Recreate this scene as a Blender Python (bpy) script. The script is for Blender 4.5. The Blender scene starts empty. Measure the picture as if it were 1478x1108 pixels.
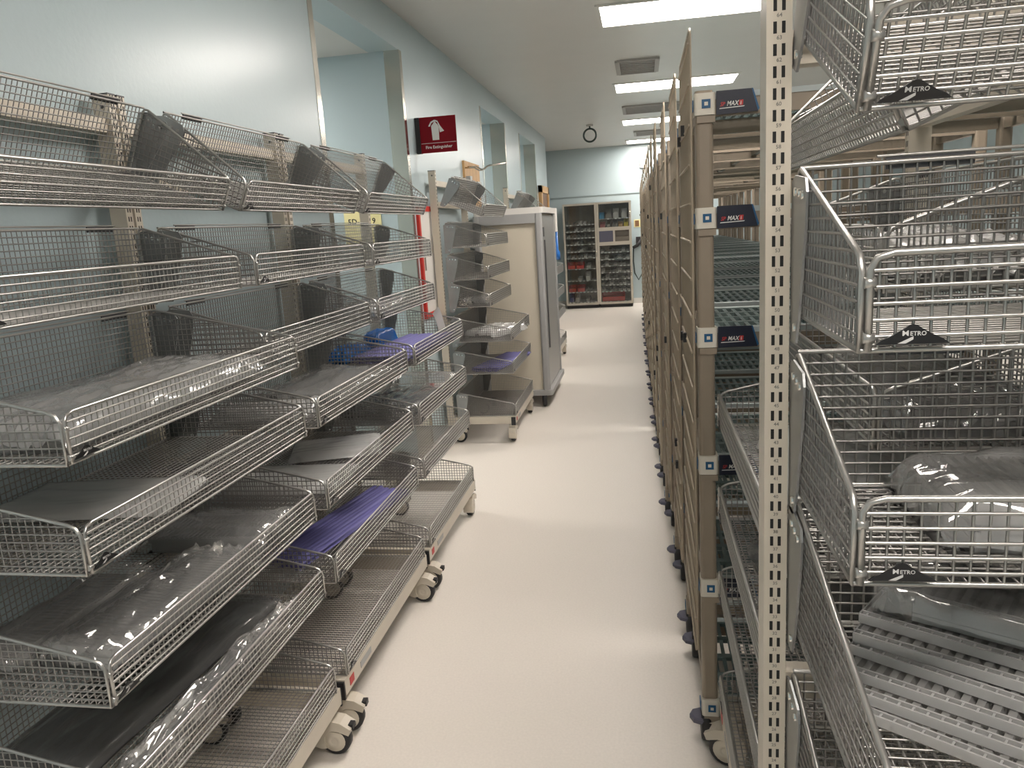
import bpy, math, random
from mathutils import Vector, Matrix, noise
PI = math.pi
sc = bpy.context.scene
col = sc.collection

# ------------------------------------------------------------------ camera, light level
F_PX, CX, CY = 1110.0, 739.0, 554.0
VP, SLOPE, EYE = (928.0, 317.0), -0.062, 1.57
def cdir(p): return Vector((p[0]-CX, -(p[1]-CY), -F_PX)).normalized()
_y = cdir(VP)
_u = cdir((VP[0]+500, VP[1]+500*SLOPE)).cross(_y).normalized()
_x = _y.cross(_u)
cam_d = bpy.data.cameras.new('camera')
cam_d.sensor_width = 36.0
cam_d.lens = F_PX/1478*36.0
cam_d.clip_start = 0.02
cam = bpy.data.objects.new('camera', cam_d)
col.objects.link(cam)
cam.matrix_world = Matrix(((_x[0], _x[1], _x[2], 0), (_y[0], _y[1], _y[2], 0), (_u[0], _u[1], _u[2], EYE), (0, 0, 0, 1)))
sc.camera = cam
w = bpy.data.worlds.new('world'); sc.world = w
w.use_nodes = True
w.node_tree.nodes['Background'].inputs[0].default_value = (0.9, 0.95, 1, 1)
w.node_tree.nodes['Background'].inputs[1].default_value = 0.05
sc.view_settings.view_transform = 'Standard'
sc.view_settings.look = 'None'
sc.view_settings.exposure = 0.0
sc.view_settings.gamma = 1.0
sc.view_settings.use_curve_mapping = False
LIGHT = 32.0
LIGHT_COL = (1.0, 0.92, 0.85)
sc.cycles.use_denoising = True
sc.cycles.max_bounces = 10
sc.cycles.transparent_max_bounces = 24
sc.cycles.sample_clamp_indirect = 4.0

# ------------------------------------------------------------------ materials
def pbr(name, colr, rough=.5, metal=0.0, spec=.5, noise_amt=0.0, nscale=40.0, bump=0.0, bscale=200.0, bdist=.001, coat=0.0):
    m = bpy.data.materials.new(name); m.use_nodes = True
    nt = m.node_tree; b = nt.nodes['Principled BSDF']
    b.inputs['Base Color'].default_value = (*colr, 1)
    b.inputs['Roughness'].default_value = rough
    b.inputs['Metallic'].default_value = metal
    b.inputs['Specular IOR Level'].default_value = spec
    b.inputs['Coat Weight'].default_value = coat
    b.inputs['Coat Roughness'].default_value = .12
    if noise_amt or bump:
        tc = nt.nodes.new('ShaderNodeTexCoord')
    if noise_amt:
        n = nt.nodes.new('ShaderNodeTexNoise'); n.inputs['Scale'].default_value = nscale; n.inputs['Detail'].default_value = 4
        r = nt.nodes.new('ShaderNodeMapRange')
        r.inputs['From Min'].default_value = .3; r.inputs['From Max'].default_value = .7
        r.inputs['To Min'].default_value = 1-noise_amt; r.inputs['To Max'].default_value = 1+noise_amt
        mx = nt.nodes.new('ShaderNodeMix'); mx.data_type = 'RGBA'; mx.blend_type = 'MULTIPLY'
        mx.inputs[0].default_value = 1.0
        mx.inputs[6].default_value = (*colr, 1)
        nt.links.new(tc.outputs['Object'], n.inputs['Vector'])
        nt.links.new(n.outputs[0], r.inputs[0])
        nt.links.new(r.outputs[0], mx.inputs[7])
        nt.links.new(mx.outputs[2], b.inputs['Base Color'])
    if bump:
        n2 = nt.nodes.new('ShaderNodeTexNoise'); n2.inputs['Scale'].default_value = bscale; n2.inputs['Detail'].default_value = 3
        bp = nt.nodes.new('ShaderNodeBump'); bp.inputs['Strength'].default_value = bump; bp.inputs['Distance'].default_value = bdist
        nt.links.new(tc.outputs['Object'], n2.inputs['Vector'])
        nt.links.new(n2.outputs[0], bp.inputs['Height'])
        nt.links.new(bp.outputs[0], b.inputs['Normal'])
    return m

def film(name, tint, diff, body, gloss_rough=.08, ior=1.5, gain=0.0):
    """thin clear plastic: transparent + a little haze, with a fresnel shine"""
    m = bpy.data.materials.new(name); m.use_nodes = True
    nt = m.node_tree; nt.nodes.clear()
    out = nt.nodes.new('ShaderNodeOutputMaterial')
    tr = nt.nodes.new('ShaderNodeBsdfTransparent'); tr.inputs[0].default_value = (*tint, 1)
    df = nt.nodes.new('ShaderNodeBsdfDiffuse'); df.inputs[0].default_value = (*diff, 1)
    tl = nt.nodes.new('ShaderNodeBsdfTranslucent'); tl.inputs[0].default_value = (*diff, 1)
    md = nt.nodes.new('ShaderNodeMixShader'); md.inputs[0].default_value = .4
    mb = nt.nodes.new('ShaderNodeMixShader'); mb.inputs[0].default_value = body
    gl = nt.nodes.new('ShaderNodeBsdfGlossy'); gl.inputs['Roughness'].default_value = gloss_rough
    gl.inputs[0].default_value = (1, 1, 1, 1)
    fr = nt.nodes.new('ShaderNodeFresnel'); fr.inputs[0].default_value = ior
    ad = nt.nodes.new('ShaderNodeMath'); ad.operation = 'ADD'; ad.use_clamp = True; ad.inputs[1].default_value = gain
    mg = nt.nodes.new('ShaderNodeMixShader')
    L = nt.links.new
    L(df.outputs[0], md.inputs[1]); L(tl.outputs[0], md.inputs[2])
    L(tr.outputs[0], mb.inputs[1]); L(md.outputs[0], mb.inputs[2])
    L(fr.outputs[0], ad.inputs[0]); L(ad.outputs[0], mg.inputs[0])
    L(mb.outputs[0], mg.inputs[1]); L(gl.outputs[0], mg.inputs[2])
    L(mg.outputs[0], out.inputs[0])
    return m

def emit(name, colr, s):
    m = bpy.data.materials.new(name); m.use_nodes = True
    b = m.node_tree.nodes['Principled BSDF']
    b.inputs['Base Color'].default_value = (.8, .8, .8, 1)
    b.inputs['Emission Color'].default_value = (*colr, 1)
    b.inputs['Emission Strength'].default_value = s
    return m

M = dict(
    wall=pbr('blue_gloss_paint', (.435, .525, .55), .28, spec=.55, noise_amt=.02, nscale=1.5, bump=.25, bscale=55, bdist=.002),
    ceil=pbr('ceiling_paint', (.68, .66, .63), .33, spec=.4, noise_amt=.015, nscale=3, bump=.1, bscale=18, bdist=.002),
    floor=pbr('vinyl_floor', (.80, .745, .68), .36, spec=.45, noise_amt=.035, nscale=120, bump=.05, bscale=300, bdist=.0005),
    wire=pbr('chromate_wire', (.38, .37, .355), .34, metal=.85, spec=.5),
    rim=pbr('rim_wire', (.50, .49, .47), .30, metal=.85),
    cream=pbr('cream_powder_coat', (.60, .545, .455), .38, noise_amt=.02, nscale=15),
    black=pbr('black_rubber', (.018, .018, .02), .55),
    slot=pbr('slot_shadow_black', (.012, .012, .012), .8),
    ink=pbr('grey_ink', (.2, .19, .17), .6),
    bracket=pbr('galvanised_bracket', (.36, .37, .37), .33, metal=.7, noise_amt=.04, nscale=30),
    dark=pbr('dark_steel', (.10, .10, .105), .4, metal=.5),
    bolt=pbr('bright_bolt', (.8, .8, .78), .15, metal=1),
    badge=pbr('badge_black', (.012, .012, .013), .35),
    badge_ink=pbr('badge_silver_ink', (.55, .55, .54), .45),
    tan=pbr('tan_powder_coat', (.29, .24, .185), .42, noise_amt=.03, nscale=20),
    wtan=pbr('tan_grid_wire', (.36, .30, .225), .4, noise_amt=.02, nscale=20),
    shelfgrey=pbr('grey_polymer_mat', (.15, .20, .195), .45, noise_amt=.04, nscale=25),
    shelfframe=pbr('pale_shelf_edge', (.42, .47, .47), .4),
    conn=pbr('white_connector', (.74, .70, .61), .4),
    blue=pbr('blue_polymer', (.01, .095, .22), .45),
    navy=pbr('navy_label', (.008, .012, .028), .4),
    red_ink=pbr('red_ink', (.5, .035, .035), .5),
    white_ink=pbr('white_ink', (.78, .78, .76), .5),
    purple_grey=pbr('bumper_grey', (.09, .09, .13), .5),
    steel=pbr('brushed_stainless', (.60, .57, .51), .2, metal=.95, noise_amt=.05, nscale=4),
    red=pbr('red_paint', (.55, .03, .02), .4),
    signred=pbr('sign_red', (.20, .003, .010), .6, spec=.2),
    white=pbr('white_paint', (.72, .70, .66), .4),
    door_cream=pbr('cream_panel', (.66, .60, .49), .42, noise_amt=.015, nscale=3),
    bumper=pbr('grey_bumper', (.38, .38, .375), .45),
    alu=pbr('aluminium_frame', (.46, .46, .45), .35, metal=.6),
    wood=pbr('light_wood', (.52, .31, .13), .5, noise_amt=.12, nscale=12),
    brown=pbr('brown_door', (.16, .075, .03), .5),
    cabinet=pbr('cabinet_putty', (.50, .46, .39), .42),
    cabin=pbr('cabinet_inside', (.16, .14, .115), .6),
    binred=pbr('red_bin_plastic', (.62, .02, .012), .45),
    bingrey=pbr('smoke_bin_plastic', (.16, .15, .135), .3),
    binpale=pbr('pale_box', (.48, .46, .44), .5),
    binblue=pbr('blue_box', (.05, .28, .48), .5),
    binpink=pbr('pink_box', (.45, .12, .14), .5),
    binyellow=pbr('yellow_box', (.70, .52, .02), .5),
    binpurple=pbr('violet_box', (.10, .08, .28), .5),
    yellow=pbr('pale_yellow_card', (.78, .70, .36), .5),
    vent=pbr('vent_grey', (.36, .34, .32), .5),
    blueplastic=pbr('bright_blue_plastic', (.02, .16, .55), .25),
    ring=pbr('green_black_ring', (.02, .035, .03), .4),
    glass=film('cabinet_glass', (.93, .95, .94), (.8, .8, .8), .02, .03, 1.45),
    film=film('clear_plastic_film', (.985, .985, .98), (.90, .90, .89), .21, .08, 1.62, .035),
    brightfilm=film('bright_plastic_film', (.985, .985, .98), (.92, .92, .91), .36, .09, 1.65, .05),
    tray=film('clear_ribbed_tray', (.93, .93, .93), (.60, .60, .59), .42, .18, 1.45, .02),
    trayedge=film('clear_tray_edge', (.93, .93, .93), (.66, .66, .65), .66, .18, 1.45, .03),
    sheet=film('frosted_pouch', (.9, .9, .89), (.80, .80, .78), .72, .25, 1.5, .03),
    darkfilm=film('smoke_pouch', (.62, .63, .63), (.24, .245, .245), .5, .16, 1.45, .02),
    purple=pbr('violet_plastic', (.14, .133, .35), .5, spec=.3),
    lamp=emit('lamp_diffuser', LIGHT_COL, LIGHT),
)

# ------------------------------------------------------------------ mesh builder
class MB:
    def __init__(s): s.v = []; s.f = []; s.m = []; s.sm = []
    def face(s, idx, m=0, smooth=False): s.f.append(tuple(idx)); s.m.append(m); s.sm.append(smooth)
    def box(s, x0, x1, y0, y1, z0, z1, m=0, T=None):
        b = len(s.v)
        for z in (z0, z1):
            for x, y in ((x0, y0), (x1, y0), (x1, y1), (x0, y1)):
                p = Vector((x, y, z)); s.v.append(T @ p if T else p)
        for q in ((0, 3, 2, 1), (4, 5, 6, 7), (0, 1, 5, 4), (1, 2, 6, 5), (2, 3, 7, 6), (3, 0, 4, 7)):
            s.face([b+i for i in q], m)
        return s
    def rbox(s, x0, x1, y0, y1, z0, z1, r, m=0):
        """box with its four vertical edges rounded"""
        pts = []
        for cx, cy, a0 in ((x1-r, y1-r, 0), (x0+r, y1-r, 90), (x0+r, y0+r, 180), (x1-r, y0+r, 270)):
            for k in range(4):
                a = math.radians(a0+30*k); pts.append((cx+r*math.cos(a), cy+r*math.sin(a)))
        return s.prism(pts, 'z', z0, z1, m)
    def prism(s, pts, axis, a, b, m=0, smooth=False):
        n = len(pts); o = len(s.v)
        for h in (a, b):
            for p, q in pts:
                s.v.append(Vector((p, q, h) if axis == 'z' else (h, p, q) if axis == 'x' else (p, h, q)))
        s.face(range(o+n-1, o-1, -1), m); s.face(range(o+n, o+2*n), m)
        for i in range(n):
            j = (i+1) % n; s.face((o+i, o+j, o+n+j, o+n+i), m, smooth)
        return s
    def wire(s, p, q, r, n=4, m=0, cap=False):
        p = Vector(p); q = Vector(q); d = (q-p)
        if d.length < 1e-6: return s
        d.normalize(); a = d.orthogonal().normalized(); c = d.cross(a); o = len(s.v)
        for e in (p, q):
            for k in range(n):
                t = 2*PI*(k+.5)/n; s.v.append(e+a*r*math.cos(t)+c*r*math.sin(t))
        for k in range(n):
            j = (k+1) % n; s.face((o+k, o+j, o+n+j, o+n+k), m, True)
        if cap: s.face(range(o+n-1, o-1, -1), m); s.face(range(o+n, o+2*n), m)
        return s
    def tube(s, pts, r, n=6, m=0, closed=False):
        pts = [Vector(p) for p in pts]; N = len(pts); o = len(s.v); up = None
        for i, p in enumerate(pts):
            a = pts[i-1] if (i or closed) else pts[0]; b = pts[(i+1) % N] if (i < N-1 or closed) else pts[-1]
            d = (b-a).normalized()
            up = d.orthogonal().normalized() if up is None else (up-d*up.dot(d)).normalized()
            c = d.cross(up)
            for k in range(n):
                t = 2*PI*k/n; s.v.append(p+up*r*math.cos(t)+c*r*math.sin(t))
        for i in range(N if closed else N-1):
            i2 = (i+1) % N
            for k in range(n):
                j = (k+1) % n; s.face((o+i*n+k, o+i*n+j, o+i2*n+j, o+i2*n+k), m, True)
        if not closed:
            s.face([o+k for k in range(n-1, -1, -1)], m); s.face([o+(N-1)*n+k for k in range(n)], m)
        return s
    def lathe(s, prof, axis_pt, axis='x', n=20, m=0, smooth=True):
        """prof: list of (along, radius)"""
        o = len(s.v); ax = Vector(axis_pt)
        for a, r in prof:
            for k in range(n):
                t = 2*PI*k/n; c, d = r*math.cos(t), r*math.sin(t)
                s.v.append(ax+Vector((a, c, d) if axis == 'x' else (c, a, d) if axis == 'y' else (c, d, a)))
        P = len(prof)
        for i in range(P-1):
            for k in range(n):
                j = (k+1) % n; s.face((o+i*n+k, o+i*n+j, o+(i+1)*n+j, o+(i+1)*n+k), m, smooth)
        s.face([o+k for k in range(n-1, -1, -1)], m); s.face([o+(P-1)*n+k for k in range(n)], m)
        return s
    def geo(s, me, fn, m=0):
        o = len(s.v)
        for v in me.vertices: s.v.append(Vector(fn(v.co)))
        for p in me.polygons: s.face([o+i for i in p.vertices], m)
        return s
    def mesh(s, name, mats):
        me = bpy.data.meshes.new(name)
        me.from_pydata([tuple(v) for v in s.v], [], s.f)
        me.polygons.foreach_set('material_index', s.m)
        me.polygons.foreach_set('use_smooth', s.sm)
        for k in (mats if isinstance(mats, (list, tuple)) else [mats]): me.materials.append(M[k])
        me.validate(); me.update()
        return me

def text_me(body, size, align='CENTER'):
    cu = bpy.data.curves.new('lettering', 'FONT'); cu.body = body; cu.size = size; cu.align_x = align; cu.resolution_u = 2; cu.offset = size*.018
    ob = bpy.data.objects.new('lettering', cu); col.objects.link(ob)
    me = bpy.data.meshes.new_from_object(ob)
    bpy.data.objects.remove(ob); bpy.data.curves.remove(cu)
    return me

def link(name, me, parent=None, loc=None, rot=None):
    o = bpy.data.objects.new(name, me); col.objects.link(o)
    if parent is not None: o.parent = parent
    if loc is not None: o.location = loc
    if rot is not None: o.rotation_euler = rot
    return o
def tag(o, label=None, cat=None, group=None, kind=None):
    if label: o['label'] = label
    if cat: o['category'] = cat
    if group: o['group'] = group
    if kind: o['kind'] = kind
    return o
def thing(name, label, cat, loc=(0, 0, 0), rz=0, group=None):
    o = bpy.data.objects.new(name, None); col.objects.link(o); o.empty_display_size = .1
    o.location = loc; o.rotation_euler = (0, 0, rz)
    return tag(o, label, cat, group)
def copy_tree(o, parent=None):
    c = o.copy(); col.objects.link(c); c.parent = parent
    for ch in list(o.children): copy_tree(ch, c)
    return c
def struct(name, mb, mats, parent=None):
    o = link(name, mb.mesh(name, mats), parent)
    if parent is None: o['kind'] = 'structure'
    return o

# ------------------------------------------------------------------ the room
WX, HC, YF, YB, XR = -1.515, 2.95, 15.1, -2.6, 4.6
SOF = 2.73
struct('floor', MB().box(-4.6, XR, YB, YF, -.1, 0), 'floor')
struct('ceiling', MB().box(-4.6, XR, YB, YF, HC, HC+.1), 'ceil')
struct('wall_far', MB().box(-4.7, XR+.1, YF, YF+.1, 0, HC), 'wall')
struct('wall_back', MB().box(-4.7, XR+.1, YB-.1, YB, 0, HC), 'wall')
struct('wall_right', MB().box(XR, XR+.1, YB, YF, 0, HC), 'wall')
struct('wall_left_outer', MB().box(-4.7, -4.6, YB, YF, 0, HC), 'wall')
piers = [(YB, 3.71), (5.07, 7.63), (8.93, 10.03), (11.45, 12.8)]
for a, b in piers:
    struct('wall_left', MB().box(-4.6, WX, a, b, 0, HC), 'wall')
gaps = [(3.71, 5.07), (7.63, 8.93), (10.03, 11.45)]
for i, (a, b) in enumerate(gaps):
    mb = MB(); mb.box(WX-.2, WX, a, b, SOF, HC)
    struct('wall_left_header', mb, 'wall')
    struct('ceiling_passage', MB().box(-4.6, WX-.2, a, b, SOF, HC), 'ceil')
n = 1
def guard(y, side, w=.09, z1=SOF):
    """stainless angle on the corner of an opening; side=+1: the opening lies at larger y"""
    global n
    mb = MB(); t = .003
    mb.box(WX, WX+t, min(y, y-side*.05), max(y, y-side*.05), 0, z1)
    mb.box(WX-w, WX+t, min(y, y+side*t), max(y, y+side*t), 0, z1)
    struct('trim_%d' % n, mb, 'steel'); n += 1
for a, b in gaps:
    guard(a, 1); guard(b, -1, .10 if a < 5 else .16)
mb = MB(); mb.box(-4.5, XR, YF-.018, YF, 2.075, 2.11); struct('trim_7', mb, 'wall')
mb = MB(); mb.box(-4.5, XR, YF-.012, YF, 0, .1); struct('baseboard_far', mb, 'white')
for a, b in piers[:2]:
    struct('baseboard_left', MB().box(WX, WX+.01, a, b-.06, 0, .1), 'white')
d = struct('door_1', MB().box(WX+.0, WX+.03, 11.75, 12.45, 0, 2.06), 'brown')
fr = MB(); fr.box(WX, WX+.05, 11.63, 11.75, 0, 2.16); fr.box(WX, WX+.05, 12.45, 12.57, 0, 2.16); fr.box(WX, WX+.05, 11.63, 12.57, 2.06, 2.16)
struct('door_frame', fr, 'wood', d)
struct('door_handle', MB().wire((WX+.03, 11.83, 1.0), (WX+.08, 11.83, 1.0), .012, 8, cap=True).wire((WX+.075, 11.82, 1.0), (WX+.075, 11.94, 1.0), .01, 8, cap=True), 'steel', d)

# ------------------------------------------------------------------ ceiling lights and vents
def ceiling_light(x0, x1, y0, y1, z, label, group='recessed ceiling lights'):
    t = thing('ceiling_light', label, 'ceiling light', ((x0+x1)/2, (y0+y1)/2, z), 0, group)
    hx, hy = (x1-x0)/2, (y1-y0)/2; mb = MB(); f = .03
    mb.box(-hx-f, hx+f, -hy-f, -hy, -.012, -.001); mb.box(-hx-f, hx+f, hy, hy+f, -.012, -.001)
    mb.box(-hx-f, -hx, -hy, hy, -.012, -.001); mb.box(hx, hx+f, -hy, hy, -.012, -.001)
    link('frame', mb.mesh('light_frame', 'white'), t)
    link('diffuser', MB().box(-hx, hx, -hy, hy, -.006, -.002).mesh('diffuser', 'lamp'), t)
names = {5.43: 'large bright ceiling light panel cut off by the top of the picture',
         8.42: 'second ceiling light panel along, above the tall rack grid',
         11.4: 'third ceiling light panel, between two ceiling vents',
         14.25: 'last ceiling light panel, next to the far blue wall'}
for y in (-0.55, 2.45, 5.43, 8.42, 11.4, 14.25):
    ceiling_light(-.245, .975, y, y+.53, HC, names.get(y, 'ceiling light panel behind the viewer, out of the picture' if y < 0 else 'ceiling light panel above the three carts, out of the picture'))
ceiling_light(2.35, 3.57, 5.43, 5.96, HC, 'added fill light panel above the far side of the racks, out of the picture')  # unseen panel, added as fill for the rack side of the room
for (a, b), w_ in zip(gaps, ('first side passage, with the yellow card', 'second side passage, past the wooden board', 'third side passage, before the brown door')):
    ceiling_light(-3.6, -2.6, (a+b)/2-.2, (a+b)/2+.2, SOF, 'unseen added light panel inside the '+w_, 'added passage lights')  # unseen panels, added to brighten the passage walls
def vent(x0, x1, y0, y1, label):
    t = thing('ceiling_vent', label, 'air vent', ((x0+x1)/2, (y0+y1)/2, HC), 0, 'ceiling vents')
    hx, hy = (x1-x0)/2, (y1-y0)/2; mb = MB()
    for s in (-1, 1):
        mb.box(-hx, hx, s*hy-.02, s*hy+.02, -.02, -.001); mb.box(s*hx-.02, s*hx+.02, -hy, hy, -.02, -.001)
    link('frame', mb.mesh('vent_frame', 'vent'), t)
    link('backing', MB().box(-hx, hx, -hy, hy, -.006, -.001).mesh('backing', 'vent'), t)
    me = MB().box(-hx, hx, -.012, .012, -.014, -.008).mesh('slat', 'vent')
    k = 9
    for i in range(k): link('slat', me, t, (0, -hy+2*hy*(i+.5)/k, 0))
vent(-.19, .16, 7.25, 7.85, 'grey square ceiling vent nearest the large light panel')
vent(-.2, .55, 10.05, 10.7, 'wide grey ceiling vent before the third light panel')
vent(-.09, .35, 12.9, 13.5, 'small grey ceiling vent just before the last light panel')
t = thing('ceiling_ring', 'dark ring hanging from a small plate on the ceiling', 'ring', (-.72, 11.6, HC))
link('plate', MB().lathe([(-.02, .05), (-.001, .05)], (0, 0, 0), 'z', 16).mesh('plate', 'vent'), t)
link('stem', MB().wire((0, 0, -.06), (0, 0, -.02), .012, 8, cap=True).mesh('stem', 'ring'), t)
link('ring', MB().tube([(.09*math.cos(a), 0, -.145+.09*math.sin(a)) for a in [2*PI*k/24 for k in range(24)]], .014, 8, closed=True).mesh('ring', 'ring'), t)

# ------------------------------------------------------------------ wire basket carts
CL = 0.90            # length of a basket
PITCH = .015
HB, HF = .18, .088   # back and front height of a basket
def side_top(y, d):
    return HB+(HF-HB)*min(1, y/(d-.012))
def basket_meshes(d):
    h = CL/2; r = .0015; out = {}
    nx = int(round(CL/PITCH)); ny = int(round(d/PITCH))
    xs = [-h+CL*i/nx for i in range(nx+1)]; ys = [d*i/ny for i in range(ny+1)]
    mb = MB()
    for x in xs[1:-1]: mb.wire((x, 0, .0), (x, d, .0), r)
    for y in ys[1:-1]: mb.wire((-h, y, .0026), (h, y, .0026), r)
    out['floor_mesh'] = mb.mesh('floor_mesh', 'wire')
    mb = MB()
    for x in xs[1:-1]: mb.wire((x, d, 0), (x, d, HF), .0015)
    for k in range(1, 6): mb.wire((-h+.004, d+.003, HF-.015*k), (h-.004, d+.003, HF-.015*k), .0019, 6)
    out['front_mesh'] = mb.mesh('front_mesh', 'rim')
    mb = MB()
    for x in xs[1:-1]: mb.wire((x, 0, 0), (x, 0, HB), r)
    z = PITCH
    while z < HB-.005: mb.wire((-h, .0026, z), (h, .0026, z), r); z += PITCH
    out['back_mesh'] = mb.mesh('back_mesh', 'wire')
    mb = MB()
    for y in ys[1:-1]: mb.wire((0, y, 0), (0, y, side_top(y, d)), r)
    z = PITCH
    while z < HB-.005:
        y1 = d if z <= HF else (HB-z)/(HB-HF)*(d-.012)
        mb.wire((.0026, 0, z), (.0026, y1, z), r); z += PITCH
    out['side_mesh'] = mb.mesh('side_mesh', 'wire')
    mb = MB(); R = .0035
    for s in (-1, 1):
        x = s*h; x2 = s*(h-.006)
        mb.tube([(x, 0, 0), (x, 0, HB-.014), (x, .004, HB-.004), (x, .014, HB-.002), (x, d-.022, HF+.004), (x, d-.008, HF-.002), (x, d, HF-.016), (x, d, 0), (x, d*.5, 0)], R, 6, closed=True)
        for z in (.012, .062):
            mb.lathe([(-.005, .0055), (.005, .0055)], (x2, d+.003, z), 'x', 8)
    mb.tube([(-h+.006, d+.004, 0), (-h+.006, d+.004, HF-.014), (-h+.012, d+.004, HF-.004), (-h+.026, d+.004, HF), (0, d+.004, HF), (h-.026, d+.004, HF), (h-.012, d+.004, HF-.004), (h-.006, d+.004, HF-.014), (h-.006, d+.004, 0)], R, 6)
    mb.wire((-h, 0, HB), (h, 0, HB), .0032, 6); mb.wire((-h, 0, 0), (h, 0, 0), .003, 6); mb.wire((-h, d, 0), (h, d, 0), .003, 6)
    mb.wire((-h*.8, -.004, HB+.008), (h*.8, -.004, HB+.008), .0022, 5)
    for x in (-.3, .3):
        mb.box(x-.05, x+.05, -.006, -.002, HB-.008, HB+.006, 1)
    out['basket'] = mb.mesh('basket', ['rim', 'dark'])
    return out
BM = {d: basket_meshes(d) for d in (.29, .43)}
def bracket_mesh():
    mb = MB()
    pts = [(-.012, -.035), (.022, -.035), (.040, .0), (.058, .06), (.075, .12), (.078, .15), (.070, .166), (.01, .172), (-.012, .165)]
    mb.prism(pts, 'x', -.0015, .0015, 0)
    for y, z in ((.018, .152), (.038, .150), (.058, .147), (.02, -.015)):
        mb.lathe([(-.004, .0052), (.004, .0052)], (0, y, z), 'x', 8, 1)
    return mb.mesh('bracket', ['bracket', 'bolt'])
BRK = bracket_mesh()
def badge_mesh():
    mb = MB()
    pts = [(-.031, 0), (.031, 0), (.026, .004), (.016, .009), (.007, .0145), (.0035, .0172), (0, .018), (-.0035, .0172), (-.007, .0145), (-.016, .009), (-.026, .004)]
    mb.prism(pts, 'y', 0, .002, 0)
    a = text_me('M', .0068); b = text_me('ETRO', .0055, 'LEFT')
    mb.geo(a, lambda c: (.0065-c.x*1.15, .0023, .0078+c.y), 1)
    mb.geo(b, lambda c: (.0028-c.x*1.0, .0023, .0078+c.y), 1)
    o = len(mb.v)
    for p in ((.013, .0008), (.006, .0008), (-.0002, .0044), (-.0002, .0072)): mb.v.append(Vector((p[0], .0023, p[1])))
    mb.face((o, o+1, o+2, o+3), 1)
    return mb.mesh('badge', ['badge', 'badge_ink'])
BADGE = badge_mesh()
PTOP = 2.0
def post_mesh(numbers):
    mb = MB(); mb.box(-.015, .015, -.062, -.012, .12, PTOP-.004, 0)
    mb.box(-.016, .016, -.063, -.011, PTOP-.004, PTOP, 1)
    for s in (-1, 1): mb.lathe([(-.0165, .006), (.0165, .006)], (0, -.034, PTOP-.035), 'x', 8, 1)
    return mb.mesh('post', ['cream', 'dark'])
def slot_mesh():
    mb = MB()
    for k in range(2, 72):
        z = .175+.0254*k+.0118
        for x in (-.005, .005): mb.box(x-.0021, x+.0021, -.016, -.0117, z-.0068, z+.0068)
    return mb.mesh('slots', 'slot')
def number_mesh():
    mb = MB()
    for k in range(14, 72):
        me = text_me(str(k), .0066)
        mb.geo(me, lambda c: (-c.x, -.0116, .175+.0254*k-.002+c.y)); bpy.data.meshes.remove(me)
    return mb.mesh('numbers', 'ink')
POST, SLOTS, NUMS = post_mesh(0), slot_mesh(), number_mesh()
def caster_meshes():
    hood = MB()
    pts = [(-.042, .035), (-.047, .075), (-.040, .105), (-.020, .122), (.010, .124), (.046, .117), (.078, .096), (.070, .076), (.038, .088), (.016, .090), (.000, .082), (-.010, .066), (-.010, .046), (-.004, .030), (-.022, .026)]
    hood.prism(pts, 'x', -.026, .026)
    hood.lathe([(.12, .026), (.135, .026), (.135, .018), (.15, .018)], (0, -.012, 0), 'z', 14)
    wheel = MB()
    cy, cz, R = .018, .0505, .05
    wheel.lathe([(-.017, .036), (-.017, R-.006), (-.011, R), (.011, R), (.017, R-.006), (.017, .036)], (0, cy, cz), 'x', 24)
    hub = MB()
    hub.lathe([(-.019, .010), (-.021, .012), (-.021, .022), (-.019, .024), (-.0195, .033), (-.0175, .036), (.0175, .036), (.0195, .033), (.019, .024), (.021, .022), (.021, .012), (.019, .010)], (0, cy, cz), 'x', 20)
    ped = MB().box(-.012, .012, .066, .082, .090, .106)
    return [hood.mesh('caster', 'cream'), wheel.mesh('tyre', 'black'), hub.mesh('hub', 'cream'), ped.mesh('brake_pedal', 'black')]
CAST = caster_meshes()
def add_caster(t, x, y, rz):
    h = link('caster', CAST[0], t, (x, y, 0), (0, 0, rz))
    link('tyre', CAST[1], h); link('hub', CAST[2], h); link('brake_pedal', CAST[3], h)
def base_mesh():
    mb = MB(); h = CL/2+.025; z0, z1 = .145, .2
    mb.box(-h, h, .405, .437, z0, z1); mb.box(-h, h, -.05, -.015, z0, z1)
    for s in (-1, 1): mb.box(min(s*h, s*(h-.035)), max(s*h, s*(h-.035)), -.015, .405, z0, z1)
    return mb.mesh('base_frame', 'cream')
BASE = base_mesh()
ENDCAP = MB().box(-.004, .004, -.016, .016, .135, .195).mesh('end_cap', 'black')
STICK = MB().box(-.018, .018, 0, .0012, .158, .185).mesh('warning_sticker', 'red_ink')
STICK2 = MB().box(-.05, .05, 0, .0012, .160, .182).mesh('info_sticker', 'bumper')
BEAM = MB().box(-CL/2-.008, CL/2+.008, -.054, -.024, -.02, .02).mesh('cross_beam', 'cream')
ROWZ = [1.785, 1.452, 1.222, 1.022, .765, .522, .203]
CARTS = []
def basket(t, d, z, tilt=0.0):
    b = link('basket', BM[d]['basket'], t, (0, 0.004, z), (-tilt, 0, 0))
    for nm in ('floor_mesh', 'front_mesh', 'back_mesh'):
        tag(link(nm, BM[d][nm], b), kind='stuff')
    for s in (-1, 1):
        tag(link('side_mesh', BM[d]['side_mesh'], b, (s*CL/2, 0, 0)), kind='stuff')
        link('bracket', BRK, b, (s*(CL/2+.006), 0, 0))
    link('badge', BADGE, b, (CL/2-.043, d+.0055, .006))
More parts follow.
